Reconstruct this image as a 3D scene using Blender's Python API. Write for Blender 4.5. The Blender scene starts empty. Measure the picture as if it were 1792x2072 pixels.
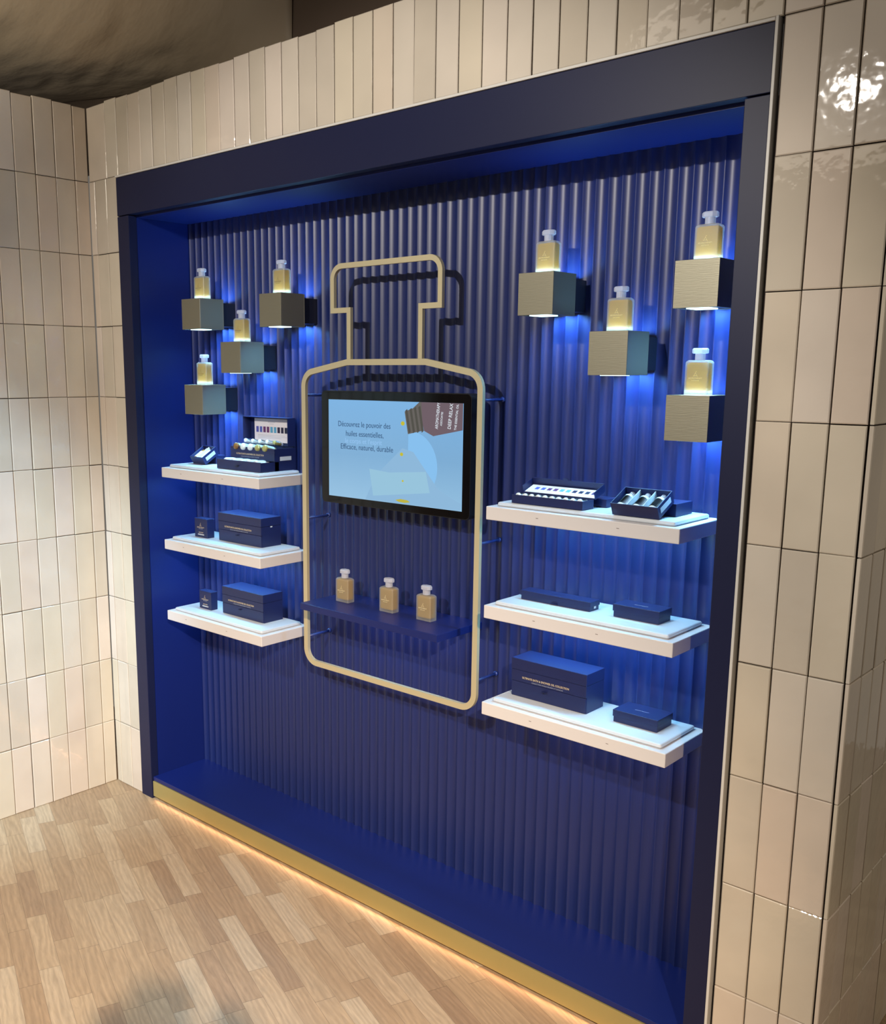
import bpy, bmesh, math, random
from mathutils import Vector, Matrix, noise
random.seed(7)
S = bpy.context.scene
COL = S.collection

# ---------------------------------------------------------------- camera, light, exposure
CAM = Vector((3.2599, -2.0868, 1.7105))
YAW, PITCH, ROLL = math.radians(43.1655), math.radians(-10.44), math.radians(0.1466)
FPX, PPX, PPY = 1968.84, 758.49, 1112.2
cd = bpy.data.cameras.new('camera')
cam = bpy.data.objects.new('camera', cd)
COL.objects.link(cam)
F = Vector((-math.sin(YAW)*math.cos(PITCH), math.cos(YAW)*math.cos(PITCH), math.sin(PITCH)))
R0 = Vector((math.cos(YAW), math.sin(YAW), 0))
U0 = R0.cross(F)
Rv = math.cos(ROLL)*R0 + math.sin(ROLL)*U0
Uv = -math.sin(ROLL)*R0 + math.cos(ROLL)*U0
M = Matrix((Rv, Uv, -F)).transposed().to_4x4()
M.translation = CAM
cam.matrix_world = M
cd.sensor_fit = 'VERTICAL'
cd.sensor_height = 24
cd.sensor_width = 24
cd.lens = FPX/2072*24
cd.shift_x = (896-PPX)/2072
cd.shift_y = (PPY-1036)/2072
cd.clip_start = 0.02
S.camera = cam
S.view_settings.view_transform = 'Standard'
S.view_settings.look = 'None'
S.view_settings.gamma = 1
S.view_settings.use_curve_mapping = False
S.view_settings.exposure = 0.0

W = bpy.data.worlds.new('world')
S.world = W
W.use_nodes = True
W.node_tree.nodes['Background'].inputs[0].default_value = (1.0, 0.92, 0.82, 1)
W.node_tree.nodes['Background'].inputs[1].default_value = 0.14

def aim(o, loc, tgt):
    o.location = loc
    o.rotation_euler = (Vector(tgt)-Vector(loc)).to_track_quat('-Z', 'Y').to_euler()
def spot(name, loc, tgt, power, col, ang=70, blend=.5, rad=.03):
    l = bpy.data.lights.new(name, 'SPOT')
    l.energy, l.color, l.spot_size, l.spot_blend, l.shadow_soft_size = power, col, math.radians(ang), blend, rad
    o = bpy.data.objects.new(name, l); COL.objects.link(o); aim(o, loc, tgt); return o
def area(name, loc, tgt, sx, sy, power, col, parent=None, spread=180, up=None):
    l = bpy.data.lights.new(name, 'AREA')
    l.shape = 'RECTANGLE'; l.size = sx; l.size_y = sy; l.energy = power; l.color = col
    l.spread = math.radians(spread)
    o = bpy.data.objects.new(name, l); COL.objects.link(o)
    o.location = loc
    d = (Vector(tgt)-Vector(loc)).normalized()
    z = -d; x = Vector((1, 0, 0)); x = (x - x.dot(z)*z)
    if x.length < .1: x = Vector((0, 1, 0)); x = x - x.dot(z)*z
    x.normalize(); y = z.cross(x)
    o.rotation_euler = Matrix((x, y, z)).transposed().to_euler()
    if parent: o.parent = parent
    return o
KEY = (1.0, 0.93, 0.84)
WARM = (1.0, 0.76, 0.54)
spot('spot_light', (1.76, -2.48, 2.87), (1.12, 0.2, .92), 235, KEY, 76, .5, .02)
spot('spot_light', (4.70, -3.04, 2.97), (1.1, -.80, 0.0), 1350, WARM, 44, .85, .03)
spot('spot_light', (1.0, -2.6, 2.86), (-.3, -.62, .85), 560, (.46, .76, 1.0), 34, .8, .06)
spot('spot_light', (5.3, .9, 2.9), (2.66, .5, .9), 110, (1, .84, .64), 50, .8, .05)  # extra lamp added out of view to brighten the right return face
area('overhead_fill_light', (1.6, -2.6, 3.1), (1.2, -.4, .8), 2.0, 1.2, 17, (1, .86, .70))  # added soft fill from above that lifts the tiled walls
area('added_fabric_uplight', (.25, -1.35, 2.60), (-.25, -.75, 3.05), .35, .35, 4.2, (1, .9, .72), spread=110)  # added unseen uplight, standing in for bounce on the fabric

# ---------------------------------------------------------------- materials
def lin(c):
    return tuple(((x/255)/12.92 if x/255 <= .04045 else ((x/255+.055)/1.055)**2.4) for x in c)
def nodes(name):
    m = bpy.data.materials.new(name); m.use_nodes = True
    nt = m.node_tree
    return m, nt, nt.nodes, nt.links, nt.nodes['Principled BSDF']
def simple(name, col, rough=.5, metal=0, spec=.5, coat=0, bump=None, emit=None, es=0, trans=0):
    m, nt, N, L, P = nodes(name)
    P.inputs['Base Color'].default_value = (*col, 1)
    P.inputs['Roughness'].default_value = rough
    P.inputs['Metallic'].default_value = metal
    P.inputs['Specular IOR Level'].default_value = spec
    P.inputs['Coat Weight'].default_value = coat
    P.inputs['Transmission Weight'].default_value = trans
    if emit:
        P.inputs['Emission Color'].default_value = (*emit, 1); P.inputs['Emission Strength'].default_value = es
    if bump:
        sc, st, scale3 = bump
        tc = N.new('ShaderNodeTexCoord'); mp = N.new('ShaderNodeMapping'); nz = N.new('ShaderNodeTexNoise'); b = N.new('ShaderNodeBump')
        mp.inputs['Scale'].default_value = scale3
        nz.inputs['Scale'].default_value = sc; nz.inputs['Detail'].default_value = 3
        b.inputs['Strength'].default_value = st; b.inputs['Distance'].default_value = .012 if name.startswith('taupe') else .002
        L.new(tc.outputs['Object'], mp.inputs[0]); L.new(mp.outputs[0], nz.inputs['Vector']); L.new(nz.outputs[0], b.inputs['Height']); L.new(b.outputs[0], P.inputs['Normal'])
    return m
def emis(name, col, s):
    m = bpy.data.materials.new(name); m.use_nodes = True
    nt = m.node_tree; nt.nodes.remove(nt.nodes['Principled BSDF'])
    e = nt.nodes.new('ShaderNodeEmission'); e.inputs[0].default_value = (*col, 1); e.inputs[1].default_value = s
    nt.links.new(e.outputs[0], nt.nodes['Material Output'].inputs[0]); return m

NAVY = (.008, .018, .108)
m_panel = simple('fluted_navy_paint', NAVY, .41, spec=.62, bump=(60, .05, (1, 1, .2)))
m_navy = simple('satin_navy_paint', (.005, .014, .125), .4, spec=.45, bump=(180, .04, (1, 1, 1)))
m_frame = simple('dark_navy_lacquer', (.008, .011, .044), .45, spec=.3)
m_rod = simple('navy_metal', (.02, .04, .2), .35)
m_gold = simple('satin_gold_paint', (.58, .52, .34), .5, metal=.3)
m_kick = simple('gold_plinth_metal', (.44, .37, .15), .42, metal=.45, bump=(40, .05, (1, 1, 1)))
m_brass = simple('brushed_champagne_metal', (.31, .295, .225), .5, metal=.75, bump=(30, .16, (1, 1, 24)))
m_brass_edge = simple('dark_bracket_metal', (.012, .014, .03), .45)
m_trim = simple('white_metal_profile', (.62, .61, .58), .4)
m_white = simple('white_solid_surface', (.66, .645, .66), .45)
m_tray = simple('white_moulded_tray', (.56, .60, .65), .38)
m_box = simple('navy_card_box', (.010, .017, .085), .42, spec=.5, bump=(300, .06, (1, 1, 1)))
m_boxin = simple('black_card_inside', (.006, .008, .02), .6)
m_foil = simple('gold_foil_print', (.62, .52, .36), .45, metal=.3)
m_silver = simple('silver_print', (.30, .33, .42), .5)
m_label = simple('white_paper_label', (.58, .62, .66), .6)
m_grey_print = simple('grey_print', (.25, .22, .22), .6)
m_black = simple('black_glass_bezel', (.002, .002, .003), .05, spec=.35)
m_blackp = simple('black_plastic', (.008, .008, .010), .4)
m_led = emis('led_diffuser', (.62, .95, 1.0), 2.6)
m_card = simple('white_printed_card', (.80, .76, .80), .55)
m_grout = simple('dark_grout', (.02, .012, .010), .95)
m_fabric = simple('taupe_stretched_fabric', (.30, .24, .17), .6, bump=(4, .55, (1.6, 5, 1)))
m_brown = simple('brown_painted_panel', (.10, .07, .05), .8)
m_ceil = simple('dark_ceiling_paint', (.10, .075, .055), .9)

def tile_mat(name, base):
    m, nt, N, L, P = nodes(name)
    geo = N.new('ShaderNodeNewGeometry')
    tc = N.new('ShaderNodeTexCoord')
    cr = N.new('ShaderNodeValToRGB')
    e = cr.color_ramp.elements
    a = base
    e[0].position = 0; e[0].color = (a[0]*.86, a[1]*.86, a[2]*.84, 1)
    e[1].position = 1; e[1].color = (min(1, a[0]*1.05), a[1]*1.03, a[2]*1.04, 1)
    k = e.new(.3); k.color = (a[0]*.97, a[1]*.97, a[2]*.90, 1)
    k = e.new(.55); k.color = (a[0]*1.0, a[1]*.95, a[2]*.92, 1)
    k = e.new(.8); k.color = (a[0]*.97, a[1]*.99, a[2]*.98, 1)
    L.new(geo.outputs['Random Per Island'], cr.inputs[0])
    n1 = N.new('ShaderNodeTexNoise'); n1.inputs['Scale'].default_value = 5; n1.inputs['Detail'].default_value = 2
    L.new(tc.outputs['Object'], n1.inputs['Vector'])
    mix = N.new('ShaderNodeMix'); mix.data_type = 'RGBA'; mix.blend_type = 'MULTIPLY'
    mix.inputs[0].default_value = .25
    L.new(cr.outputs[0], mix.inputs[6]); L.new(n1.outputs[0], mix.inputs[7])
    L.new(mix.outputs[2], P.inputs['Base Color'])
    P.inputs['Roughness'].default_value = .05
    P.inputs['Specular IOR Level'].default_value = .5
    nz = N.new('ShaderNodeTexNoise'); nz.inputs['Scale'].default_value = 26; nz.inputs['Detail'].default_value = 1.5
    nb = N.new('ShaderNodeTexNoise'); nb.inputs['Scale'].default_value = 95; nb.inputs['Detail'].default_value = 1.0
    # rippled patches come and go from tile to tile
    mask = N.new('ShaderNodeTexNoise'); mask.inputs['Scale'].default_value = 3.2
    mr = N.new('ShaderNodeMapRange'); mr.inputs[1].default_value = .48; mr.inputs[2].default_value = .68
    L.new(tc.outputs['Object'], mask.inputs['Vector']); L.new(mask.outputs[0], mr.inputs[0])
    L.new(tc.outputs['Object'], nz.inputs['Vector']); L.new(tc.outputs['Object'], nb.inputs['Vector'])
    mu = N.new('ShaderNodeMath'); mu.operation = 'MULTIPLY'
    L.new(nb.outputs[0], mu.inputs[0]); L.new(mr.outputs[0], mu.inputs[1])
    mu2 = N.new('ShaderNodeMath'); mu2.operation = 'MULTIPLY'; mu2.inputs[1].default_value = .35
    L.new(mu.outputs[0], mu2.inputs[0])
    ad = N.new('ShaderNodeMath'); ad.operation = 'ADD'
    L.new(nz.outputs[0], ad.inputs[0]); L.new(mu2.outputs[0], ad.inputs[1])
    b = N.new('ShaderNodeBump'); b.inputs['Strength'].default_value = .55; b.inputs['Distance'].default_value = .0016
    L.new(ad.outputs[0], b.inputs['Height']); L.new(b.outputs[0], P.inputs['Normal'])
    return m
m_tile = tile_mat('glazed_cream_tile', (.70, .625, .54))

def parquet():
    m, nt, N, L, P = nodes('oak_strip_parquet')
    def math_(op, a, b=None, c=None):
        n = N.new('ShaderNodeMath'); n.operation = op
        for i, v in enumerate((a, b, c)):
            if v is None: continue
            if isinstance(v, (int, float)): n.inputs[i].default_value = v
            else: L.new(v, n.inputs[i])
        return n.outputs[0]
    tc = N.new('ShaderNodeTexCoord'); mp = N.new('ShaderNodeMapping')
    mp.inputs['Rotation'].default_value = (0, 0, math.radians(20.9))
    L.new(tc.outputs['Object'], mp.inputs[0])
    sp = N.new('ShaderNodeSeparateXYZ'); L.new(mp.outputs[0], sp.inputs[0])
    v = math_('DIVIDE', sp.outputs[1], .0605); row = math_('FLOOR', v); fv = math_('FRACT', v)
    wn = N.new('ShaderNodeTexWhiteNoise'); wn.noise_dimensions = '1D'; L.new(row, wn.inputs['W'])
    u = math_('ADD', math_('DIVIDE', sp.outputs[0], .304), wn.outputs[0]); ix = math_('FLOOR', u); fu = math_('FRACT', u)
    cb = N.new('ShaderNodeCombineXYZ'); L.new(row, cb.inputs[0]); L.new(ix, cb.inputs[1])
    w2 = N.new('ShaderNodeTexWhiteNoise'); w2.noise_dimensions = '3D'; L.new(cb.outputs[0], w2.inputs[0])
    cr = N.new('ShaderNodeValToRGB'); e = cr.color_ramp.elements
    e[0].position = 0; e[0].color = (*lin((170, 141, 112)), 1)
    e[1].position = 1; e[1].color = (*lin((205, 183, 154)), 1)
    for p_, c_ in ((.25, (182, 153, 121)), (.5, (189, 161, 128)), (.75, (197, 170, 137))):
        k = e.new(p_); k.color = (*lin(c_), 1)
    L.new(w2.outputs[0], cr.inputs[0])
    # grain: stretched along the strip, shifted plank by plank
    sh = N.new('ShaderNodeVectorMath'); sh.operation = 'MULTIPLY_ADD'
    sc = N.new('ShaderNodeVectorMath'); sc.operation = 'MULTIPLY'; sc.inputs[1].default_value = (14, 110, 1)
    L.new(mp.outputs[0], sc.inputs[0])
    off = N.new('ShaderNodeVectorMath'); off.operation = 'SCALE'; off.inputs[3].default_value = 37; L.new(w2.outputs[1], off.inputs[0])
    ad = N.new('ShaderNodeVectorMath'); ad.operation = 'ADD'; L.new(sc.outputs[0], ad.inputs[0]); L.new(off.outputs[0], ad.inputs[1])
    g = N.new('ShaderNodeTexNoise'); g.inputs['Scale'].default_value = 1; g.inputs['Detail'].default_value = 5; g.inputs['Distortion'].default_value = 1.2
    L.new(ad.outputs[0], g.inputs['Vector'])
    sc2 = N.new('ShaderNodeVectorMath'); sc2.operation = 'MULTIPLY'; sc2.inputs[1].default_value = (5, 26, 1)
    L.new(mp.outputs[0], sc2.inputs[0])
    ad2 = N.new('ShaderNodeVectorMath'); ad2.operation = 'ADD'; L.new(sc2.outputs[0], ad2.inputs[0]); L.new(off.outputs[0], ad2.inputs[1])
    wv = N.new('ShaderNodeTexWave'); wv.bands_direction = 'Y'; wv.inputs['Scale'].default_value = .7; wv.inputs['Distortion'].default_value = 14; wv.inputs['Detail'].default_value = 2; wv.inputs['Detail Scale'].default_value = .8
    L.new(ad2.outputs[0], wv.inputs['Vector'])
    m1 = math_('MULTIPLY_ADD', g.outputs[0], .42, .56)
    m2 = math_('MULTIPLY_ADD', wv.outputs[1], .16, .91)
    mm = math_('MULTIPLY', m1, m2)
    # joints
    ev = math_('GREATER_THAN', math_('ABSOLUTE', math_('SUBTRACT', fv, .5)), .492)
    eu = math_('GREATER_THAN', math_('ABSOLUTE', math_('SUBTRACT', fu, .5)), .4975)
    jt = math_('MAXIMUM', ev, eu)
    mj = math_('MULTIPLY_ADD', jt, -.48, 1.0)
    val = math_('MULTIPLY', mm, mj)
    vm = N.new('ShaderNodeVectorMath'); vm.operation = 'SCALE'; L.new(cr.outputs[0], vm.inputs[0]); L.new(val, vm.inputs[3])
    L.new(vm.outputs[0], P.inputs['Base Color'])
    P.inputs['Roughness'].default_value = .45
    P.inputs['Specular IOR Level'].default_value = .35
    b = N.new('ShaderNodeBump'); b.inputs['Strength'].default_value = .15; b.inputs['Distance'].default_value = .001
    L.new(val, b.inputs['Height']); L.new(b.outputs[0], P.inputs['Normal'])
    return m
m_floor = parquet()

def frosted(name, col, tr=.35, trans=.45, rough=.5):
    m = bpy.data.materials.new(name); m.use_nodes = True
    nt = m.node_tree; N = nt.nodes; L = nt.links; N.remove(N['Principled BSDF'])
    d = N.new('ShaderNodeBsdfDiffuse'); d.inputs[0].default_value = (*col, 1)
    t = N.new('ShaderNodeBsdfTranslucent'); t.inputs[0].default_value = (*col, 1)
    x = N.new('ShaderNodeBsdfTransparent'); x.inputs[0].default_value = (1, 1, 1, 1)
    g = N.new('ShaderNodeBsdfGlossy'); g.inputs['Roughness'].default_value = rough
    m1 = N.new('ShaderNodeMixShader'); m1.inputs[0].default_value = .6; L.new(d.outputs[0], m1.inputs[1]); L.new(t.outputs[0], m1.inputs[2])
    m2 = N.new('ShaderNodeMixShader'); m2.inputs[0].default_value = tr; L.new(m1.outputs[0], m2.inputs[1]); L.new(x.outputs[0], m2.inputs[2])
    m3 = N.new('ShaderNodeMixShader'); m3.inputs[0].default_value = .05; L.new(m2.outputs[0], m3.inputs[1]); L.new(g.outputs[0], m3.inputs[2])
    L.new(m3.outputs[0], N['Material Output'].inputs[0]); return m
m_frost = frosted('frosted_glass', (.86, .90, .88), .70)
m_stopper = frosted('frosted_stopper', (.80, .82, .90), .08)
m_oil = frosted('golden_oil', (.60, .38, .022), .06)
m_clear = simple('clear_vial_glass', (.75, .82, .80), .08, spec=.8)
m_olive = simple('olive_oil_vial', (.38, .36, .12), .12, spec=.8)
m_amber = simple('amber_oil_vial', (.22, .10, .02), .12, spec=.8)

# ---------------------------------------------------------------- builders
def empty(name, loc, rot=(0, 0, 0)):
    o = bpy.data.objects.new(name, None); COL.objects.link(o); o.location = loc; o.rotation_euler = rot
    o.empty_display_size = .05; return o
def tag(o, label=None, cat=None, group=None, kind=None):
    if label: o['label'] = label
    if cat: o['category'] = cat
    if group: o['group'] = group
    if kind: o['kind'] = kind
    return o
def thing(name, label, cat, loc, group=None, rot=(0, 0, 0)):
    return tag(empty(name, loc, rot), label, cat, group)
def link(name, me, mat, parent=None):
    o = bpy.data.objects.new(name, me); COL.objects.link(o)
    if mat: me.materials.append(mat)
    if parent: o.parent = parent
    return o
def mesh_from(bm, name, smooth=False):
    me = bpy.data.meshes.new(name); bm.normal_update(); bm.to_mesh(me); bm.free()
    if smooth:
        for p in me.polygons: p.use_smooth = True
    return me
def bbox(bm, x0, x1, y0, y1, z0, z1, bev=0, seg=2, mat=None):
    r = bmesh.ops.create_cube(bm, size=1)
    for v in r['verts']:
        v.co = Vector((x0+(v.co.x+.5)*(x1-x0), y0+(v.co.y+.5)*(y1-y0), z0+(v.co.z+.5)*(z1-z0)))
    if mat is not None:
        for v in r['verts']: v.co = mat @ v.co
    if bev:
        es = list({e for v in r['verts'] for e in v.link_edges})
        bmesh.ops.bevel(bm, geom=es, offset=bev, segments=seg, affect='EDGES', profile=.5)
def boxobj(name, dims, mat, parent=None, bev=0, seg=2, mtx=None):
    bm = bmesh.new(); bbox(bm, *dims, bev=bev, seg=seg, mat=mtx)
    return link(name, mesh_from(bm, name), mat, parent)
def multi(name, boxes, mat, parent=None, bev=0, mtx=None):
    bm = bmesh.new()
    for b in boxes: bbox(bm, *b, bev=bev, seg=1, mat=mtx)
    return link(name, mesh_from(bm, name), mat, parent)
def cyl(bm, a, b, r0, r1=None, seg=16, caps=True):
    a = Vector(a); b = Vector(b); d = b-a
    r = bmesh.ops.create_cone(bm, cap_ends=caps, segments=seg, radius1=r0, radius2=r0 if r1 is None else r1, depth=d.length)
    q = Vector((0, 0, 1)).rotation_difference(d.normalized()).to_matrix().to_4x4(); q.translation = (a+b)/2
    bmesh.ops.transform(bm, matrix=q, verts=r['verts'])
def lathe(bm, prof, mtx, seg=20):
    rings = []
    for r, z in prof:
        rings.append([bm.verts.new(mtx @ Vector((r*math.cos(2*math.pi*i/seg), r*math.sin(2*math.pi*i/seg), z))) for i in range(seg)])
    for a, b in zip(rings, rings[1:]):
        for i in range(seg): bm.faces.new((a[i], a[(i+1) % seg], b[(i+1) % seg], b[i]))
    bm.faces.new(rings[0][::-1]); bm.faces.new(rings[-1])
def text_mesh(s, size, extrude=.0002, align='CENTER', bold=0):
    cu = bpy.data.curves.new('txt', 'FONT'); cu.body = s; cu.size = size; cu.align_x = align; cu.extrude = extrude
    cu.resolution_u = 3; cu.offset = bold
    o = bpy.data.objects.new('txt', cu); COL.objects.link(o)
    bpy.context.view_layer.update()
    me = bpy.data.meshes.new_from_object(o.evaluated_get(bpy.context.evaluated_depsgraph_get()))
    bpy.data.objects.remove(o); bpy.data.curves.remove(cu)
    return me
def text(name, s, size, loc, mat, parent=None, width=None, extrude=.0002, align='CENTER', rot90=0, bold=0, mtx=None):
    """upright lettering facing -y; centred at loc (x, y, z baseline)"""
    me = text_mesh(s, size, extrude, align, bold)
    if width:
        xs = [v.co.x for v in me.vertices]; k = width/(max(xs)-min(xs))
        for v in me.vertices: v.co.x *= k
    A = Matrix.Rotation(math.radians(90), 4, 'X') @ Matrix.Rotation(math.radians(rot90), 4, 'Z')
    A = Matrix.Translation(loc) @ A
    if mtx is not None: A = mtx @ A
    me.transform(A); me.name = name; me.materials.clear()
    return link(name, me, mat, parent)
def flat(bm, pts, y, th=.0003):
    """thin plate facing -y from (x, z) outline"""
    f = bm.faces.new([bm.verts.new((x, y, z)) for x, z in pts])
    r = bmesh.ops.extrude_face_region(bm, geom=[f])
    for v in r['geom']:
        if isinstance(v, bmesh.types.BMVert): v.co.y -= th
def emblem(bm, cx, cz, s, y, th=.0002, w=.0010):
    """open triangle of three strokes, each ending in a small flare"""
    T = (.25, 1.0); Lp = (-.75, -.35); Rp = (.75, -.6)
    def stroke(a, b, flare_at):
        a = Vector(a)*s; b = Vector(b)*s; d = (b-a).normalized(); n = Vector((-d.y, d.x))*w/2
        flat(bm, [(cx+p.x, cz+p.y) for p in (a-n, b-n, b+n, a+n)], y, th)
        e = b; t = d*s*.22; k = Vector((-d.y, d.x))*s*.20
        flat(bm, [(cx+p.x, cz+p.y) for p in (e, e+t-k, e+t*.55, e+t+k)], y, th)
    stroke((-.35, -.25), (.18, .72), 0)
    stroke((.42, -.30), (-.45, -.38), 0)
    stroke((.10, .35), (.52, -.42), 0)

# ---------------------------------------------------------------- room shell
H = 2.4; ROW = .2676; TOPZ = ROW*10
NX0, NX1, D, ZF, ZC = .0746, 2.3449, .2561, .0931, 2.258
AW = 2.4014
def tile_wall(name, xs_of_row, rows, M4, skip=None, th=.009, seed=1):
    rnd = random.Random(seed)
    bm = bmesh.new()
    for r in rows:
        xs = xs_of_row(r)
        for a, b in zip(xs, xs[1:]):
            if skip and skip(a, b, r): continue
            jz0 = rnd.uniform(-.001, .001); jz1 = rnd.uniform(-.001, .001)
            if r == 9: jz1 = rnd.uniform(-.006, .004)
            x0, x1 = a+.0011+rnd.uniform(0, .0010), b-.0011-rnd.uniform(0, .0010)
            z0, z1 = r*ROW+.0011+jz0*.4, (r+1)*ROW-.0011+jz1
            dy = rnd.uniform(-.0008, .0012); tx = rnd.uniform(-.0012, .0012); tz = rnd.uniform(-.0011, .0011)
            def P(x, z, y):
                k = (x-x0)/(x1-x0)-.5; l = (z-z0)/(z1-z0)-.5
                return bm.verts.new(M4 @ Vector((x, y+(dy+tx*k+tz*l if y < 0 else 0), z)))
            i = .0022
            o = [P(x0, z0, -th+.0016), P(x1, z0, -th+.0016), P(x1, z1, -th+.0016), P(x0, z1, -th+.0016)]
            f = [P(x0+i, z0+i, -th), P(x1-i, z0+i, -th), P(x1-i, z1-i, -th), P(x0+i, z1-i, -th)]
            k = [P(x0, z0, 0), P(x1, z0, 0), P(x1, z1, 0), P(x0, z1, 0)]
            bm.faces.new(f)
            for q in range(4):
                n = (q+1) % 4
                bm.faces.new((o[q], o[n], f[n], f[q])); bm.faces.new((k[q], k[n], o[n], o[q]))
    me = mesh_from(bm, name)
    return me
def wall(name, me, backs):
    bm = bmesh.new(); bm.from_mesh(me)
    n0 = len(bm.faces)
    bm.faces.ensure_lookup_table()
    for b in backs: bbox(bm, *b)
    bm.faces.ensure_lookup_table()
    for f in bm.faces[n0:]: f.material_index = 1
    bm.to_mesh(me); bm.free()
    o = link(name, me, m_tile); me.materials.append(m_grout)
    tag(o, kind='structure'); return o
# front plane holding the alcove (y = 0)
CX = -.19; XR = 2.655
base_xs = [2.416-.0752*k for k in range(0, 34)]
def front_xs(r):
    left = [x for x in [0.002-.0765*k for k in range(0, 3)] if x > CX+.02]
    right = [2.4165, 2.4925, 2.569, 2.6435]
    if r >= 9:
        xs = sorted([x for x in base_xs if x > CX+.03])
        return [CX]+xs+right[1:]
    return [CX]+sorted(left)+right
def skip_front(a, b, r): return r < 9 and a >= 0 and b <= 2.42
me = tile_wall('wall_front', front_xs, range(10), Matrix.Translation((0, .009, 0)), skip_front, seed=3)
wall('wall_front', me, [(CX, 0.0, .0075, .06, 0, TOPZ-.004), (AW+.0125, XR-.012, .0075, .06, 0, TOPZ-.004), (0, AW+.0125, .0075, .06, H+.012, TOPZ-.004)])
# left return wall, facing +x, running towards the viewer
def left_xs(r): return [0, .056]+[.056+.0795*k for k in range(1, 44)]
ML = Matrix.Translation((CX-.009, 0, 0)) @ Matrix(((0, -1, 0, 0), (-1, 0, 0, 0), (0, 0, 1, 0), (0, 0, 0, 1)))
me = tile_wall('wall_left', left_xs, range(10), ML, seed=5)
bm = bmesh.new(); bm.from_mesh(me); bmesh.ops.reverse_faces(bm, faces=bm.faces); bm.to_mesh(me); bm.free()
wall('wall_left', me, [(CX-.06, CX-.0075, -3.5, 0, 0, TOPZ-.004)])
# right return face, turning the corner away from the viewer
def right_xs(r): return [0.0]+[.0775*k for k in range(1, 18)]
MR = Matrix.Translation((XR-.009, -.001, 0)) @ Matrix(((0, -1, 0, 0), (1, 0, 0, 0), (0, 0, 1, 0), (0, 0, 0, 1)))
me = tile_wall('wall_right', right_xs, range(10), MR, seed=8)
wall('wall_right', me, [(XR-.06, XR-.0075, .012, 1.317, 0, TOPZ-.004)])
o = boxobj('floor', (-1.0, 7.0, -5.0, 2.6, -.05, 0), m_floor); tag(o, kind='structure')
o = boxobj('wall_upper', (-3.0, 2.6, .30, .34, 2.55, 3.3), m_brown); tag(o, kind='structure')
o = boxobj('ceiling', (-3.2, 7.0, -5.0, 2.6, 3.32, 3.36), m_ceil); tag(o, kind='structure')
# stretched fabric under the ceiling
bm = bmesh.new()
A_, B_, C_, D_ = Vector((.63, .297, 2.69)), Vector((.66, .285, 3.3)), Vector((-2.2, .297, 3.02)), Vector((-1.6, -2.3, 3.12))
n = 90; grid = []
for i in range(n+1):
    row = []
    for j in range(n+1):
        s, t = i/n, j/n
        p = A_.lerp(C_, s).lerp(B_.lerp(D_, s), t)
        w = math.sin(math.pi*min(1, t*1.0))*math.sin(math.pi*s)
        p.z += -.13*w
        q = Vector((p.x*2.2, p.y*5, 0))
        p.z += .035*noise.noise(q)*(t**.4)*min(1, s*6) + .012*noise.noise(Vector((p.x*7+p.y*4, p.y*16, 3)))*min(1, s*6)*min(1, t*5)
        row.append(bm.verts.new(p))
    grid.append(row)
for i in range(n):
    for j in range(n): bm.faces.new((grid[i][j], grid[i][j+1], grid[i+1][j+1], grid[i+1][j]))
me = mesh_from(bm, 'ceiling_fabric', True)
o = link('ceiling_fabric', me, m_fabric)
sd = o.modifiers.new('thickness', 'SOLIDIFY'); sd.thickness = .004
tag(o, 'taupe stretched fabric sheet sagging under the ceiling above the tile wall', 'ceiling fabric')

# ---------------------------------------------------------------- alcove
al = thing('display_alcove', 'navy blue wall alcove with fluted back, dark frame and gold plinth', 'display alcove', (0, 0, 0))
boxobj('frame_header', (0, AW, -.004, .03, 2.2665, H), m_frame, al, .0015)
boxobj('frame_stile', (0, NX0-.003, -.004, .03, 0, 2.2635), m_frame, al, .0015)
boxobj('frame_stile', (NX1+.003, AW, -.004, .03, 0, 2.2635), m_frame, al, .0015)
bx = [(0.0, NX0, .0305, D+.02, 0, ZC+.03), ]
boxobj('side_panel', (.02, NX0, .0305, D+.03, 0, ZC+.03), m_navy, al)
boxobj('side_panel', (NX1, AW-.03, .0305, D+.03, 0, ZC+.03), m_navy, al)
boxobj('soffit_panel', (NX0, NX1, .0305, D+.03, ZC, ZC+.03), m_navy, al)
boxobj('base_panel', (NX0+.0005, NX1-.0005, 0.003, D+.03, ZF-.016, ZF), m_navy, al, .001)
boxobj('plinth', (NX0+.0005, NX1-.0005, 0.0, .012, .011, .0745), m_kick, al, .0008)
boxobj('trim_profile', (AW+.0008, AW+.0075, -.008, .02, 0, H+.009), m_trim, al, .001)
boxobj('trim_profile', (0, AW+.0005, -.008, .02, H+.001, H+.0075), m_trim, al, .001)
# fluted back panel: shallow concave flutes meeting in narrow ridges
bm = bmesh.new(); pitch = .03848; prof = []
x = 1.8125-pitch*46
while x < NX1+pitch:
    prof.append((x-.0011, D)); prof.append((x+.0011, D))
    w0, w1 = x+.0011, x+pitch-.0011
    for i in range(1, 12):
        t = i/12; c = 2*t-1
        prof.append((w0+(w1-w0)*t, D+.0069*(1-c*c)))
    x += pitch
prof = [(a, b) for a, b in prof if NX0-.001 <= a <= NX1+.001]
prev = None
for a, b in prof:
    cur = (bm.verts.new((a, b, ZF)), bm.verts.new((a, b, ZC)))
    if prev: bm.faces.new((prev[0], cur[0], cur[1], prev[1]))
    prev = cur
me = mesh_from(bm, 'fluted_panel', True)
o = link('fluted_panel', me, m_panel, al)
md = o.modifiers.new('thickness', 'SOLIDIFY'); md.thickness = .004; md.offset = -1
md = o.modifiers.new('edge', 'EDGE_SPLIT'); md.split_angle = math.radians(28)
# warm strip lamp tucked under the plinth
area('plinth_strip_light', (1.2, -.002, .0105), (1.2, -.03, .0), 2.2, .006, .6, (1.0, .52, .28), parent=al)

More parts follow.
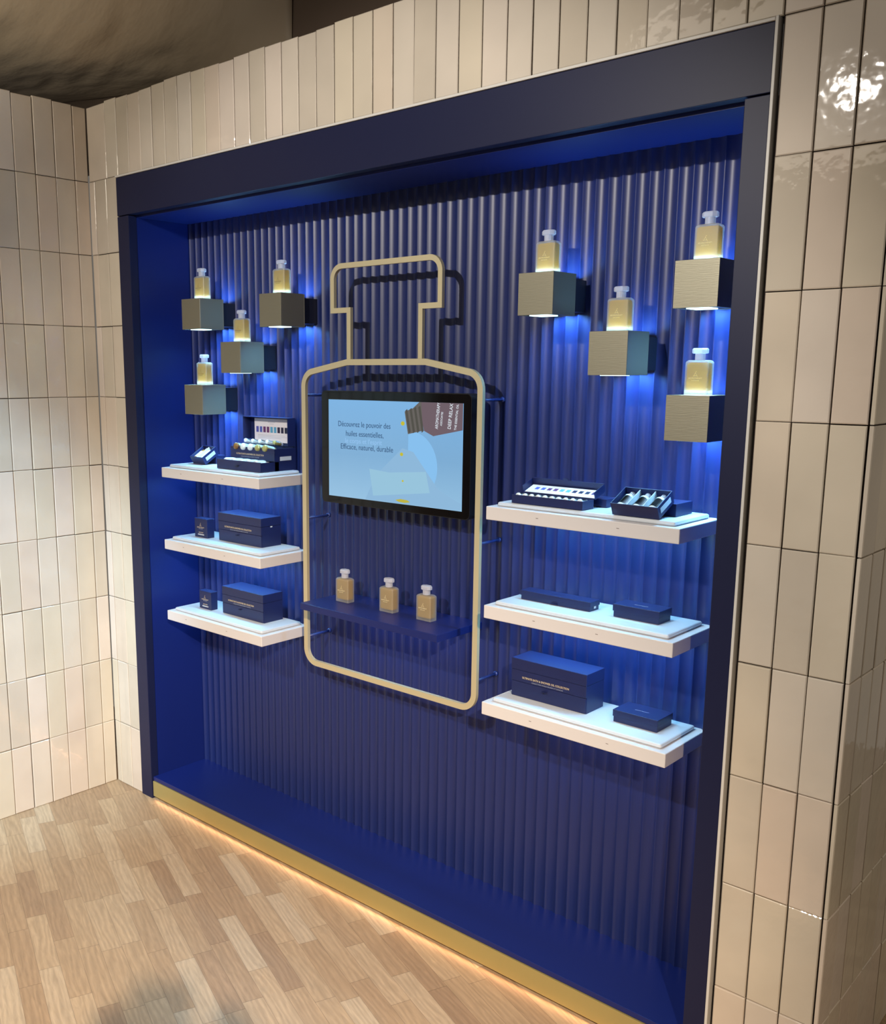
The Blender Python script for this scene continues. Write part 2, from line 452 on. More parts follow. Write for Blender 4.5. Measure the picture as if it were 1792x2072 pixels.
# ---------------------------------------------------------------- gold outline of a bottle
go = thing('bottle_outline_sculpture', 'tall gold metal outline in the shape of a stoppered bottle', 'wall sculpture', (1.207, .148, .70))
def arc(cx, cz, r, a0, a1, n=10):
    return [(cx+r*math.cos(math.radians(a0+(a1-a0)*i/n)), cz+r*math.sin(math.radians(a0+(a1-a0)*i/n))) for i in range(n+1)]
def ribbon(name, outer, inner, closed, y0, y1, parent):
    bm = bmesh.new(); k = len(outer)
    V = [[bm.verts.new((x, y, z)) for x, z in lst] for lst, y in ((outer, y0), (inner, y0), (outer, y1), (inner, y1))]
    rng = range(k if closed else k-1)
    for i in rng:
        j = (i+1) % k
        bm.faces.new((V[0][i], V[0][j], V[1][j], V[1][i])); bm.faces.new((V[2][j], V[2][i], V[3][i], V[3][j]))
        bm.faces.new((V[0][j], V[0][i], V[2][i], V[2][j])); bm.faces.new((V[1][i], V[1][j], V[3][j], V[3][i]))
    if not closed:
        for i in (0, k-1): bm.faces.new((V[0][i], V[1][i], V[3][i], V[2][i]))
    bmesh.ops.recalc_face_normals(bm, faces=bm.faces)
    return link(name, mesh_from(bm, name), m_gold, parent)
def offset_poly(P, w, closed):
    n = len(P); out = []
    for i in range(n):
        a = Vector(P[i-1]) if (i > 0 or closed) else None
        b = Vector(P[i]); c = Vector(P[(i+1) % n]) if (i < n-1 or closed) else None
        d1 = (b-a).normalized() if a is not None else None; d2 = (c-b).normalized() if c is not None else None
        if d1 is None: d1 = d2
        if d2 is None: d2 = d1
        n1 = Vector((-d1.y, d1.x)); n2 = Vector((-d2.y, d2.x)); m = (n1+n2).normalized()
        out.append(tuple(b+m*w/max(.3, m.dot(n1))))
    return out
hw = .376; y0, y1 = -.006, .006
body = arc(hw-.058, .059, .058, -90, 0) + [(hw, .90)]
body += arc(hw-.06, .957, .06, 0, 74, 8)
body += [(.164, 1.045), (-.164, 1.045)]
body += arc(-(hw-.06), .957, .06, 106, 180, 8) + arc(-(hw-.058), .059, .058, 180, 270)
ribbon('bottle_body_outline', body, offset_poly(body, .0185, True), True, y0, y1, go)
hx = -.006
neck = [(.156+hx, 1.0452), (.156+hx, 1.1885), (.229+hx, 1.1885)] + arc(.229-.048+hx, 1.34-.048, .048, 0, 90) + arc(-.229+.048+hx, 1.34-.048, .048, 90, 180) + [(-.229+hx, 1.1885), (-.156+hx, 1.1885), (-.156+hx, 1.0452)]
neck_o = [(x, z) for x, z in neck]
ribbon('bottle_stopper_outline', neck_o, offset_poly(neck_o, .0160, False), False, y0, y1, go)
for sx in (-1, 1):
    for z in (.928, .514, .098):
        bm = bmesh.new(); x = sx*(hw-.0095)-.002*sx
        cyl(bm, (x, .006, z), (x, .115, z), .0045, seg=12); cyl(bm, (x, .102, z), (x, .108, z), .008, seg=14)
        link('support_rod', mesh_from(bm, 'support_rod', True), m_rod, go)

# ---------------------------------------------------------------- screen
sx0, sx1, sz0, sz1, sy = .905, 1.528, 1.277, 1.645, .163
sc = thing('wall_screen', 'black framed screen playing an essential oil advert inside the gold outline', 'screen', (1.2165, sy, sz0))
def R2(x0, x1, z0, z1, r, n=6):
    return arc(x1-r, z0+r, r, -90, 0, n)+arc(x1-r, z1-r, r, 0, 90, n)+arc(x0+r, z1-r, r, 90, 180, n)+arc(x0+r, z0+r, r, 180, 270, n)
ox, oz = 1.2165, sz0
bm = bmesh.new(); flat(bm, R2(sx0-ox, sx1-ox, 0, sz1-oz, .016), .040, .0385); bmesh.ops.recalc_face_normals(bm, faces=bm.faces)
link('casing', mesh_from(bm, 'casing'), m_blackp, sc)
bm = bmesh.new(); flat(bm, R2(sx0-ox+.002, sx1-ox-.002, .002, sz1-oz-.002, .015), .0015, .0015); bmesh.ops.recalc_face_normals(bm, faces=bm.faces)
link('glass_front', mesh_from(bm, 'glass_front'), m_black, sc)
boxobj('wall_mount', (-.12, .12, .04, .0925, .08, .28), m_blackp, sc)
dx0, dx1, dz0, dz1 = .940-ox, 1.500-ox, 1.301-oz, 1.617-oz
# picture on the screen, lit by the screen itself
def pic_bg():
    m = bpy.data.materials.new('screen_picture'); m.use_nodes = True
    nt = m.node_tree; N = nt.nodes; L = nt.links; N.remove(N['Principled BSDF'])
    e = N.new('ShaderNodeEmission'); tc = N.new('ShaderNodeTexCoord'); sp = N.new('ShaderNodeSeparateXYZ')
    cr = N.new('ShaderNodeValToRGB'); el = cr.color_ramp.elements
    el[0].position = 0; el[0].color = (*lin((150, 195, 228)), 1)
    el[1].position = 1; el[1].color = (*lin((125, 180, 228)), 1)
    k = el.new(.45); k.color = (*lin((128, 176, 216)), 1)
    L.new(tc.outputs['Generated'], sp.inputs[0]); L.new(sp.outputs[2], cr.inputs[0])
    L.new(cr.outputs[0], e.inputs[0]); e.inputs[1].default_value = 1
    g = N.new('ShaderNodeBsdfGlossy'); g.inputs['Roughness'].default_value = .08
    ms = N.new('ShaderNodeMixShader'); ms.inputs[0].default_value = .05
    L.new(e.outputs[0], ms.inputs[1]); L.new(g.outputs[0], ms.inputs[2])
    L.new(ms.outputs[0], N['Material Output'].inputs[0]); return m
disp = boxobj('display', (dx0, dx1, -.0006, .001, dz0, dz1), pic_bg(), sc)
def E(n_, c): return emis(n_, lin(c), 1.0)
def dx(u): return dx0+(dx1-dx0)*u
def dz(v): return dz1-(dz1-dz0)*v
m_pt = E('screen_dark_text', (62, 92, 128)); m_pg = E('screen_ghost_text', (150, 196, 240))
yy = -.0008
for s, u, v, w in (("D\u00e9couvrez le pouvoir des", .285, .27, .41), ("huiles essentielles,", .29, .365, .295), ("Efficace, naturel, durable", .305, .50, .41)):
    text('display_text', s, .025, (dx(u), yy, dz(v)), m_pt, disp, width=(dx1-dx0)*w)
text('display_text', "le corps et l'esprit", .022, (dx(.28), yy+.0001, dz(.435)), m_pg, disp, width=(dx1-dx0)*.29)
def plate(name, pts, col, y=yy, parent=disp, th=.0001):
    bm = bmesh.new(); flat(bm, [(dx(u), dz(v)) for u, v in pts], y, th); bmesh.ops.recalc_face_normals(bm, faces=bm.faces)
    return link(name, mesh_from(bm, name), E('screen_'+name, col), parent)
cpts = [(.64+.19*math.cos(t), .62+.34*math.sin(t)) for t in [math.radians(a) for a in range(-95, 100, 8)]]
plate('picture_haze', cpts, (136, 192, 238), -.0007)
plate('picture_fold', [(.30, .99), (.38, .74), (.58, .45), (.66, .48), (.84, .82), (.995, .93), (.995, .995), (.30, .995)], (142, 184, 218), -.00075)
plate('picture_block', [(.33, .68), (.48, .70), (.75, .66), (.78, .86), (.36, .95)], (152, 196, 220), -.0009)
plate('picture_bottle', [(.70, 0), (.998, 0), (.998, .245), (.80, .315), (.735, .27), (.72, .17), (.66, .10)], (112, 96, 104), -.0009)
plate('picture_bottle_neck', [(.595, .095), (.655, .06), (.70, .0), (.715, .0), (.725, .27), (.62, .31)], (104, 100, 96), -.00095)
for k in range(4):
    u = .60+.031*k
    plate('picture_thread', [(u, .085-.012*k), (u+.014, .07-.012*k), (u+.040, .285-.005*k), (u+.026, .305-.005*k)], (84, 82, 76), -.00105)
def drop(u, v, r, c=(196, 188, 60)):
    plate('picture_drop', [(u+r*math.cos(a*math.pi/6), v+r*1.5*math.sin(a*math.pi/6)) for a in range(12)], c, -.0011)
drop(.582, .21, .014); drop(.575, .51, .012); drop(.585, .77, .007)
plate('picture_pool', [(.53, .965), (.57, .95), (.62, .955), (.64, .972), (.60, .985), (.555, .98)], (190, 180, 70), -.0011)
m_pw = E('screen_light_text', (228, 238, 246))
for s, u, v, h, w in (("AROMATHERAPY", .838, .125, .016, .245), ("ASSOCIATES", .862, .15, .010, .13), ("DEEP RELAX", .925, .125, .017, .235), ("THE ESSENTIAL OIL", .962, .13, .011, .24)):
    text('display_text', s, h, (dx(u), -.0012, dz(v)), m_pw, disp, width=(dz1-dz0)*w, rot90=84)

# ---------------------------------------------------------------- shelves
def shelf(x0, x1, y0, zt, label, marks):
    t = thing('wall_shelf', label, 'shelf', ((x0+x1)/2, D, zt-.037), 'white display shelves')
    w = (x1-x0)/2
    boxobj('board', (-w, w, y0-D, .006, 0, .037), m_white, t, .0022, 3)
    for mx in marks: boxobj('printed_code', (mx-.0038, mx+.0034, y0-D-.0004, y0-D, .0195, .0212), m_grey_print, t)
    return t
def tray(x0, x1, y0, zt, label):
    t = thing('display_tray', label, 'tray', ((x0+x1)/2, (y0+D-.012)/2, zt), 'white moulded trays')
    w = (x1-x0)/2; dd = (D-.012-y0)/2
    bm = bmesh.new()
    bbox(bm, -w, w, -dd, dd, 0, .012, bev=.006, seg=4)
    me = mesh_from(bm, 'tray_body', True)
    o = link('tray_body', me, m_tray, t)
    return t
LY, RY = .036, .036
SH = {'S1': (.163, .728, 1.349, 'top white shelf left of the gold outline, holding opened gift boxes'),
      'S2': (.165, .728, 1.0735, 'middle white shelf left of the gold outline'),
      'S3': (.167, .728, .7955, 'bottom white shelf left of the gold outline'),
      'T1': (1.683, 2.244, 1.348, 'top white shelf right of the gold outline, holding opened gift boxes'),
      'T2': (1.683, 2.244, 1.0715, 'middle white shelf right of the gold outline'),
      'T3': (1.683, 2.242, .791, 'bottom white shelf right of the gold outline')}
TRAYL = {'S1': 'white tray under the opened boxes on the top left shelf', 'S2': 'white tray under two closed boxes on the middle left shelf',
         'S3': 'white tray under two closed boxes on the bottom left shelf', 'T1': 'white tray under the opened boxes on the top right shelf',
         'T2': 'white tray under two flat boxes on the middle right shelf', 'T3': 'white tray under a large and a small box, bottom right shelf'}
for k, (x0, x1, zt, lb) in SH.items():
    t = shelf(x0, x1, LY, zt, lb, (-.16, .085) if k[0] == 'S' else (-.115, .12) if k != 'T2' else (-.115, .075))
    tray(x0+.022, x1-.022, LY+.020, zt, TRAYL[k])
    area('under_shelf_light', (0, -.10, -.002), (0, -.07, -.3), .48, .02, 2.0 if k[1] != '3' else .6, (.24, .66, 1.0), parent=t)
nv = thing('wall_shelf', 'navy blue shelf across the lower part of the gold outline', 'shelf', (1.216, D, .927))
boxobj('board', (-.295, .295, .043-D, .006, 0, .0225), m_navy, nv, .0012)
area('under_shelf_light', (0, -.09, -.002), (0, -.05, -.3), .5, .02, .8, (.24, .55, 1.0), parent=nv)  # faint lamp added for the reflected blue below the navy shelf

# ---------------------------------------------------------------- cube plinths
CS = .107; CY0, CY1 = .085, .192
def cube(cx, zt, label):
    t = thing('cube_wall_light', label, 'wall light', (cx, D, zt-CS), 'cube wall lights carrying oil bottles')
    h = CS/2; a, b = CY0-D, CY1-D
    w = .0025
    multi('shell', [(-h, h, a, a+w, 0, CS), (-h, h, b-w, b, 0, CS), (-h, -h+w, a+w, b-w, 0, CS), (h-w, h, a+w, b-w, 0, CS)], m_brass, t, .0004)
    boxobj('wall_bracket', (-h+.012, h-.012, b, .006, .012, CS-.012), m_brass_edge, t)
    boxobj('top_diffuser', (-h+w, h-w, a+w, b-w, CS-.004, CS-.0015), m_led, t)
    boxobj('bottom_plate', (-h+w, h-w, a+w, b-w, .0015, .004), m_brass_edge, t)
    boxobj('bottom_diffuser', (-.030, .022, a+.02, a+.075, -.0015, .0015), m_led, t)
    area('cube_down_light', (0, (a+b)/2+.015, -.003), (0, (a+b)/2+.022, -.1), .07, .05, .45, (.30, .68, 1.0), parent=t, spread=125)
    area('cube_back_light', (0, b+.034, CS-.009), (0, b+.036, CS+.1), .075, .05, .42, (.22, .58, 1.0), parent=t, spread=150)
    area('cube_back_light', (0, b+.034, .009), (0, b+.036, -.1), .075, .05, .85, (.22, .58, 1.0), parent=t, spread=150)
    return t
CUBES = [(.310, 1.962, 'gold cube wall light highest at the far left', .30), (.531, 1.807, 'gold cube wall light lowest of the middle column left of the outline', .531),
         (.744, 1.960, 'gold cube wall light nearest the left of the gold outline', .744), (.311, 1.657, 'gold cube wall light at lower left above the open gift box', .311),
         (1.788, 1.960, 'gold cube wall light nearest the right of the gold outline', 1.788), (2.005, 1.807, 'gold cube wall light between the other three on the right', 2.005),
         (2.224, 1.961, 'gold cube wall light highest at the far right beside the frame', 2.224), (2.220, 1.655, 'gold cube wall light lower right, cut off by the frame', 2.220)]
for cx, zt, lb, _ in CUBES: cube(cx, zt, lb)

# ---------------------------------------------------------------- oil bottles
BW, BD, BH = .0585, .032, .081
def bottle_meshes():
    out = {}
    # frosted body: rounded slab with a soft shoulder
    bm = bmesh.new()
    def ring(w, d, z, r):
        pts = []
        for cx_, cy_, a0 in ((w/2-r, -d/2+r, -90), (w/2-r, d/2-r, 0), (-w/2+r, d/2-r, 90), (-w/2+r, -d/2+r, 180)):
            for i in range(4):
                a = math.radians(a0+30*i); pts.append(bm.verts.new((cx_+r*math.cos(a), cy_+r*math.sin(a), z)))
        return pts
    def skin(rings, cap0=True, cap1=True):
        for a, b in zip(rings, rings[1:]):
            for i in range(len(a)): bm.faces.new((a[i], a[(i+1) % len(a)], b[(i+1) % len(a)], b[i]))
        if cap0: bm.faces.new(rings[0][::-1])
        if cap1: bm.faces.new(rings[-1])
    skin([ring(BW-.002, BD-.002, 0, .003), ring(BW, BD, .0012, .0035), ring(BW, BD, BH-.006, .0035), ring(BW-.003, BD-.002, BH-.0025, .0045), ring(BW-.012, BD-.006, BH, .006)])
    out['glass_body'] = mesh_from(bm, 'glass_body', False)
    bm = bmesh.new()
    skin([ring(BW-.009, BD-.008, .009, .003), ring(BW-.006, BD-.006, .012, .003), ring(BW-.006, BD-.006, BH-.009, .003), ring(BW-.016, BD-.010, BH-.005, .003)])
    out['oil'] = mesh_from(bm, 'oil')
    bm = bmesh.new()
    lathe(bm, [(.0118, 0), (.0118, .015)], Matrix.Translation((0, 0, BH+.0002)), 20)
    out['neck'] = mesh_from(bm, 'neck', False)
    bm = bmesh.new()
    a, b = .0365, .026
    def oct_(w, d, z):
        c = .008
        return [bm.verts.new((x, y, z)) for x, y in ((-w/2+c, -d/2), (w/2-c, -d/2), (w/2, -d/2+c), (w/2, d/2-c), (w/2-c, d/2), (-w/2+c, d/2), (-w/2, d/2-c), (-w/2, -d/2+c))]
    z = BH+.0154
    skin([oct_(a-.003, b-.003, z), oct_(a, b, z+.0015), oct_(a, b, z+.0095), oct_(a-.004, b-.004, z+.0125)])
    out['stopper'] = mesh_from(bm, 'stopper')
    bm = bmesh.new(); emblem(bm, -.002, .048, .0085, -BD/2-.0002, w=.0007)
    out['emblem'] = mesh_from(bm, 'emblem')
    return out
BM = bottle_meshes()
for k_, m_ in (('glass_body', m_frost), ('oil', m_oil), ('neck', m_stopper), ('stopper', m_stopper)): BM[k_].materials.append(m_)
m_em = simple('pale_etched_print', (.72, .66, .42), .5)
m_em2 = simple('dark_etched_print', (.22, .19, .12), .5)
txt1 = text_mesh('AROMATHERAPY', .0052, .00015); txt2 = text_mesh('ASSOCIATES', .0034, .00015)
bm = bmesh.new()
for me_, dzz, wd in ((txt1, .0375, .034), (txt2, .0325, .019)):
    xs = [v.co.x for v in me_.vertices]; k = wd/(max(xs)-min(xs))
    me_.transform(Matrix.Translation((-.002, -BD/2-.0002, dzz)) @ Matrix.Rotation(math.radians(90), 4, 'X') @ Matrix.Scale(k, 4, (1, 0, 0)))
    bm.from_mesh(me_)
BM['lettering'] = mesh_from(bm, 'lettering')
def make_bottle(dark=False):
    t = empty('oil_bottle', (0, 0, 0))
    for k in ('glass_body', 'oil', 'neck', 'stopper'): link(k, BM[k], None, t)
    for k in ('emblem', 'lettering'):
        me_ = BM[k].copy(); me_.materials.clear(); link(k, me_, m_em2 if dark else m_em, t)
    return t
def copy_tree(o, parent=None, lights=False):
    c = o.copy(); COL.objects.link(c); c.parent = parent
    for ch in o.children:
        if ch.type != 'LIGHT' or lights: copy_tree(ch, c)
    return c
proto = make_bottle(); protod = make_bottle(True)
used = {id(proto): False, id(protod): False}
def place_bottle(pr, loc, label, group):
    if not used[id(pr)]: o = pr; used[id(pr)] = True
    else: o = copy_tree(pr)
    o.location = loc; tag(o, label, 'bottle', group); return o
BL = ['glowing oil bottle on the highest cube at the far left', 'glowing oil bottle on the middle cube left of the outline, lowest of its trio',
      'glowing oil bottle on the cube nearest the left of the gold outline', 'glowing oil bottle on the lower left cube above the open gift box',
      'glowing oil bottle on the cube nearest the right of the gold outline', 'glowing oil bottle on the central cube of the right group',
      'glowing oil bottle on the highest cube beside the right frame', 'glowing oil bottle on the lower right cube, stopper lit cyan']
for i, ((cx, zt, _, bxx), lb) in enumerate(zip(CUBES, BL)):
    o = place_bottle(protod if i < 4 else proto, (cx, .139, zt), lb, 'backlit oil bottles on the cubes')
    # lamp added inside the glass foot, standing in for the cube's uplight
    if not any(c.type == 'LIGHT' for c in o.children): area('added_bottle_light', (0, 0, .0035), (0, 0, .1),   .046, .022, .062, (.50, .88, 1.0), parent=o)
for x, lb in ((1.0165, 'left of the three oil bottles on the navy shelf'), (1.2155, 'middle of the three oil bottles on the navy shelf'), (1.372, 'right of the three oil bottles on the navy shelf')):
    place_bottle(proto, (x, .159, .9497), lb, 'oil bottles on the navy shelf')

# ---------------------------------------------------------------- closed gift boxes
def big_box(x0, x1, y0, y1, z, h, label, sticker=False):
    t = thing('gift_box', label, 'box', ((x0+x1)/2, (y0+y1)/2, z), 'large closed gift boxes')
    w = (x1-x0)/2; d = (y1-y0)/2
    boxobj('drawer', (-w+.001, w-.001, -d, d-.001, .001, h*.395), m_box, t, .0006, 1)
    boxobj('box_body', (-w, w, -d-.0004, d, h*.405, h*.70), m_box, t, .0006, 1)
    boxobj('lid', (-w-.0004, w+.0004, -d-.0008, d+.0004, h*.708, h), m_box, t, .0007, 1)
    boxobj('drawer_frame', (-w, w, -d+.004, d, 0, h*.41), m_box, t)
    text('title_lettering', 'ULTIMATE BATH & SHOWER OIL COLLECTION', .008, (-.008, -d-.0008, h*.505), m_foil, t, width=w*2*.63, bold=.0002)
    text('subtitle_lettering', 'COLLECTION HUILES DE BAIN ET DOUCHE', .0048, (-.002, -d-.0008, h*.435), m_silver, t, width=w*2*.42)
    bm = bmesh.new(); bbox(bm, -.016, -.001, -d-.010, -d+.001, h*.30, h*.312, bev=.0004, seg=1)
    link('pull_tab', mesh_from(bm, 'pull_tab'), m_box, t)
    if sticker: boxobj('sticker', (w+.0002, w+.0008, -.003, .006, h*.66, h*.70), m_label, t)
    return t
big_box(1.728, 1.970, .115, .206, .803, .1105, 'large navy bath oil gift box on the bottom right shelf')
big_box(.3815, .6255, .129, .222, 1.0855, .1055, 'large navy bath oil gift box on the middle left shelf', True)
big_box(.393, .629, .129, .222, .8075, .1045, 'large navy bath oil gift box on the bottom left shelf')
def lid_box(x0, x1, y0, y1, z, h, lidh, label, group, tab=False):
    t = thing('gift_box', label, 'box', ((x0+x1)/2, (y0+y1)/2, z), group)
    w = (x1-x0)/2; d = (y1-y0)/2
    boxobj('box_base', (-w+.002, w-.002, -d+.002, d-.002, 0, h-.001), m_box, t, .0006, 1)
    boxobj('lid', (-w, w, -d, d, h-lidh, h), m_box, t, .0008, 2)
    me_ = text_mesh('AROMATHERAPY', .005, .0001)
    me_.transform(Matrix.Translation((0, -.006, h+.0001))); me_.materials.clear(); link('lid_lettering', me_, m_silver if not tab else m_box, t)
    if tab: boxobj('pull_tab', (-.010, .010, -d-.004, -d+.003, .004, .0052), m_box, t)
    return t
lid_box(2.0474, 2.1753, .1208, .2044, .803, .0335, .018, 'small flat navy gift box on the bottom right shelf', 'small flat gift boxes', False)
lid_box(2.030, 2.161, .1255, .193, 1.0835, .034, .018, 'small flat navy gift box on the middle right shelf', 'small flat gift boxes', False)
o = lid_box(1.743, 1.9655, .1234, .1726, 1.0835, .026, .014, 'long slim navy gift box on the middle right shelf', 'long gift boxes', True)
boxobj('sticker', (.1103, .1108, -.004, .006, .006, .016), m_label, o)
def small_box(x0, x1, y0, y1, z, h, label):
    t = thing('gift_box', label, 'box', ((x0+x1)/2, (y0+y1)/2, z), 'small upright gift boxes')
    w = (x1-x0)/2; d = (y1-y0)/2
    boxobj('carton', (-w+.0015, w-.0015, -d+.001, d-.001, 0, h-.003), m_box, t, .0006, 1)
    boxobj('lid', (-w, w, -d, d, h-.003, h), m_box, t, .0008, 1)
    bm = bmesh.new(); emblem(bm, -.002, h*.66, .009, -d-.0001, w=.0009); link('emblem', mesh_from(bm, 'emblem'), m_foil, t)
    text('brand_lettering', 'AROMATHERAPY', .006, (-.002, -d+.0008, h*.50), m_foil, t, width=w*1.1)
    text('brand_lettering', 'ASSOCIATES', .004, (-.002, -d+.0008, h*.44), m_silver, t, width=w*.6)
    text('title_lettering', 'DISCOVERY', .006, (0, -d+.0008, h*.23), m_foil, t, width=w*.72)
    boxobj('label_strip', (-.018, .018, -d-.0001, -d+.0015, h*.13, h*.18), m_label, t)
    return t
small_box(.249, .329, .116, .151, 1.0855, .072, 'small upright navy box on the middle left shelf')
small_box(.262, .338, .118, .150, .8075, .070, 'small upright navy box on the bottom left shelf')

# ---------------------------------------------------------------- vials
def vial_meshes():
    g = {}
    for nm in ('clear', 'olive', 'amber'):
        bm = bmesh.new(); Y = Matrix.Rotation(math.radians(90), 4, 'X')   # +z -> -y, base towards viewer
        lathe(bm, [(.006, .0335), (.0112, .032), (.0125, .029), (.0125, -.014), (.010, -.019), (.0065, -.021)], Y, 18)
        me_ = mesh_from(bm, 'vial_glass', True); me_.materials.append({'clear': m_clear, 'olive': m_olive, 'amber': m_amber}[nm]); g[nm] = me_
    bm = bmesh.new(); Y = Matrix.Rotation(math.radians(90), 4, 'X')
    lathe(bm, [(.0072, -.0212), (.0072, -.034), (.006, -.0345)], Y, 16)
    g['cap'] = mesh_from(bm, 'cap', True); g['cap'].materials.append(m_stopper)
    bm = bmesh.new()
    ring = []
    for a in range(20, 161, 14):
        c, s = math.cos(math.radians(a))*.0128, math.sin(math.radians(a))*.0128
        ring.append((bm.verts.new((c, -.026, s)), bm.verts.new((c, .008, s))))
    for p, q in zip(ring, ring[1:]): bm.faces.new((p[0], q[0], q[1], p[1]))
    bmesh.ops.solidify(bm, geom=bm.faces[:], thickness=.0002)
    g['label'] = mesh_from(bm, 'paper_label', True); g['label'].materials.append(m_label)
    return g
VM = vial_meshes()
def vial(kind, loc, rot, scale, label, group):
    t = thing('oil_vial', label, 'vial', loc, group, rot)
    t.scale = (scale,)*3
    link('vial_glass', VM[kind], None, t); link('cap', VM['cap'], None, t); link('paper_label', VM['label'], None, t)
    return t

def open_tray(parent, name, w, d, h, th=.0018, mtx=None, mat=m_box):
    return multi(name, [(-w, w, -d, -d+th, 0, h), (-w, w, d-th, d, 0, h), (-w, -w+th, -d+th, d-th, 0, h), (w-th, w, -d+th, d-th, 0, h), (-w+th, w-th, -d+th, d-th, 0, th)], mat, parent, mtx=mtx)
swatches = [(82, 84, 168), (84, 96, 172), (96, 40, 96), (98, 44, 100), (92, 160, 196), (92, 160, 196), (34, 22, 62), (28, 24, 60), (24, 24, 58), (70, 34, 96)]
def sw(i): return simple('swatch_ink', lin(swatches[i]), .5)
# opened large box on the top left shelf
Z1 = 1.3612
bo = thing('opened_gift_box', 'large opened navy gift box with drawer pulled out, top left shelf', 'box', (.559, .20, Z1))
W2 = .121; f0 = .150-.20; b0 = .050
multi('box_body', [(-W2, W2, f0, f0+.002, .036, .078), (-W2, -W2+.002, f0+.002, b0-.002, 0, .078), (W2-.002, W2, f0+.002, b0-.002, 0, .078), (-W2, W2, b0-.002, b0, 0, .078), (-W2+.002, W2-.002, f0+.002, b0-.002, .034, .036), (-W2+.002, W2-.002, f0+.002, b0-.002, .054, .056)], m_box, bo)
boxobj('body_rim', (-W2-.003, W2+.003, f0-.002, f0+.0015, .064, .067), m_box, bo)
text('title_lettering', 'ULTIMATE BATH & SHOWER OIL COLLECTION', .008, (-.012, f0-.0004, .050), m_foil, bo, width=.152, bold=.0002)
text('subtitle_lettering', 'COLLECTION HUILES DE BAIN ET DOUCHE', .0048, (-.012, f0-.0004, .042), m_silver, bo, width=.10)
boxobj('side_label', (W2+.0002, W2+.0008, -.025, .028, .036, .050), m_label, bo)
lm = Matrix.Translation((0, b0-.001, .080))
multi('open_lid', [(-W2, W2, -.002, 0, 0, .103), (-W2, W2, -.040, -.002, .101, .103), (-W2, -W2+.002, -.040, -.002, .02, .101), (W2-.002, W2, -.036, -.002, .004, .101)], m_box, bo, mtx=lm)
cardp = boxobj('printed_card', (-.093, .108, b0-.008, b0-.006, .092, .176), m_card, bo)
for i in range(9): boxobj('colour_swatch', (-.083+.0195*i, -.083+.0195*i+.0135, b0-.0085, b0-.008, .126, .147), sw(i), cardp)
bm = bmesh.new()
for k, wd in enumerate((.15, .16, .13)): bbox(bm, -.075, -.075+wd, b0-.0083, b0-.008, .116-.005*k, .1168-.005*k)
bbox(bm, -.018, .022, b0-.0083, b0-.008, .163, .1642); bbox(bm, -.010, .014, b0-.0083, b0-.008, .157, .158)
link('fine_print', mesh_from(bm, 'fine_print'), m_silver, cardp)
drw = multi('drawer', [(-W2, W2, -.114, -.112, .001, .035), (-W2, -W2+.002, -.112, -.03, .001, .033), (W2-.002, W2, -.112, -.03, .001, .033), (-W2+.002, W2-.002, -.112, -.03, .001, .003), (-W2+.002, W2-.002, -.112, -.050, .013, .0145)], m_box, bo)
multi('pull_tab', [(-.012, .006, -.124, -.1139, .0165, .0178)], m_boxin, drw)
kinds = ['amber', 'clear', 'clear', 'olive', 'olive']
pos5 = ['first', 'second', 'third', 'fourth', 'fifth']
for i in range(5):
    x = .559-.088+.040*i
    vial(kinds[i], (x, .176, Z1+.072), (math.radians(-14), 0, 0), 1.0, pos5[i]+' vial from the left in the front row of the large opened box', 'vials in the large opened box')
    vial('olive' if i == 4 else 'clear', (x+.004, .207, Z1+.093), (math.radians(-14), 0, 0), .62, pos5[i]+' vial from the left in the back row of the large opened box', 'vials in the large opened box')
    vial('clear', (.559-.086+.0415*i, .126, Z1+.0268), (math.radians(-4), 0, math.radians(0)), .92, pos5[i]+' vial from the left in the pulled-out drawer', 'vials in the pulled-out drawer')

# tilted open boxes
def tilt_box(x0, x1, yf, z, depth, h, ang, cells, label, name, group, vlab):
    t = thing(name, label, 'box', ((x0+x1)/2, yf, z), None, (math.radians(ang), 0, 0))
    w = (x1-x0)/2; d = depth
    multi('tray', [(-w, w, 0, .0018, 0, h), (-w, w, d-.0018, d, 0, h), (-w, -w+.0018, .0018, d-.0018, 0, h), (w-.0018, w, .0018, d-.0018, 0, h), (-w+.0018, w-.0018, .0018, d-.0018, 0, .0018)], m_box, t, .0003)
    for c in range(1, cells):
        x = -w+2*w*c/cells
        boxobj('white_divider', (x-.0007, x+.0007, .003, d-.003, .002, h-.003), m_label, t)
    boxobj('side_label', (w+.0001, w+.0006, .012, d-.014, .010, .024), m_label, t)
    R_ = Matrix.Rotation(math.radians(ang), 4, 'X')
    for c in range(cells):
        x = -w+2*w*(c+.5)/cells
        p = Vector(((x0+x1)/2, yf, z)) + R_ @ Vector((x, d*.50, .0165))
        vial('clear' if not (cells == 2 and c == 0) else 'amber', p, (math.radians(ang), 0, 0), 1.02, vlab[c], group)
    return t
tilt_box(2.055, 2.181, .057, Z1, .080, .033, 25, 3, 'open navy tray with three vials tilted on its lid, top right shelf', 'opened_gift_box', 'vials in the three-cell tray',
         ['left vial in the tilted three-cell tray', 'middle vial in the tilted three-cell tray', 'right vial in the tilted three-cell tray'])
tilt_box(.237, .313, .131, Z1, .074, .033, 31, 2, 'small open navy tray tilted back at the far left of the top left shelf', 'opened_gift_box', 'vials in the two-cell tray',
         ['dark vial in the left cell of the small tilted tray', 'clear vial in the right cell of the small tilted tray'])
lb_ = thing('gift_box', 'navy box lid propping the tilted three-cell tray', 'box', (2.125, .169, Z1))  # loose lid lying under the tray, built as a closed block
boxobj('lid_shell', (-.064, .064, -.044, .044, 0, .031), m_box, lb_, .0008, 2)
lb2 = thing('gift_box', 'small navy box lid propping the two-cell tray at the far left', 'box', (.275, .202, Z1))  # loose lid under the small tray, built the same way
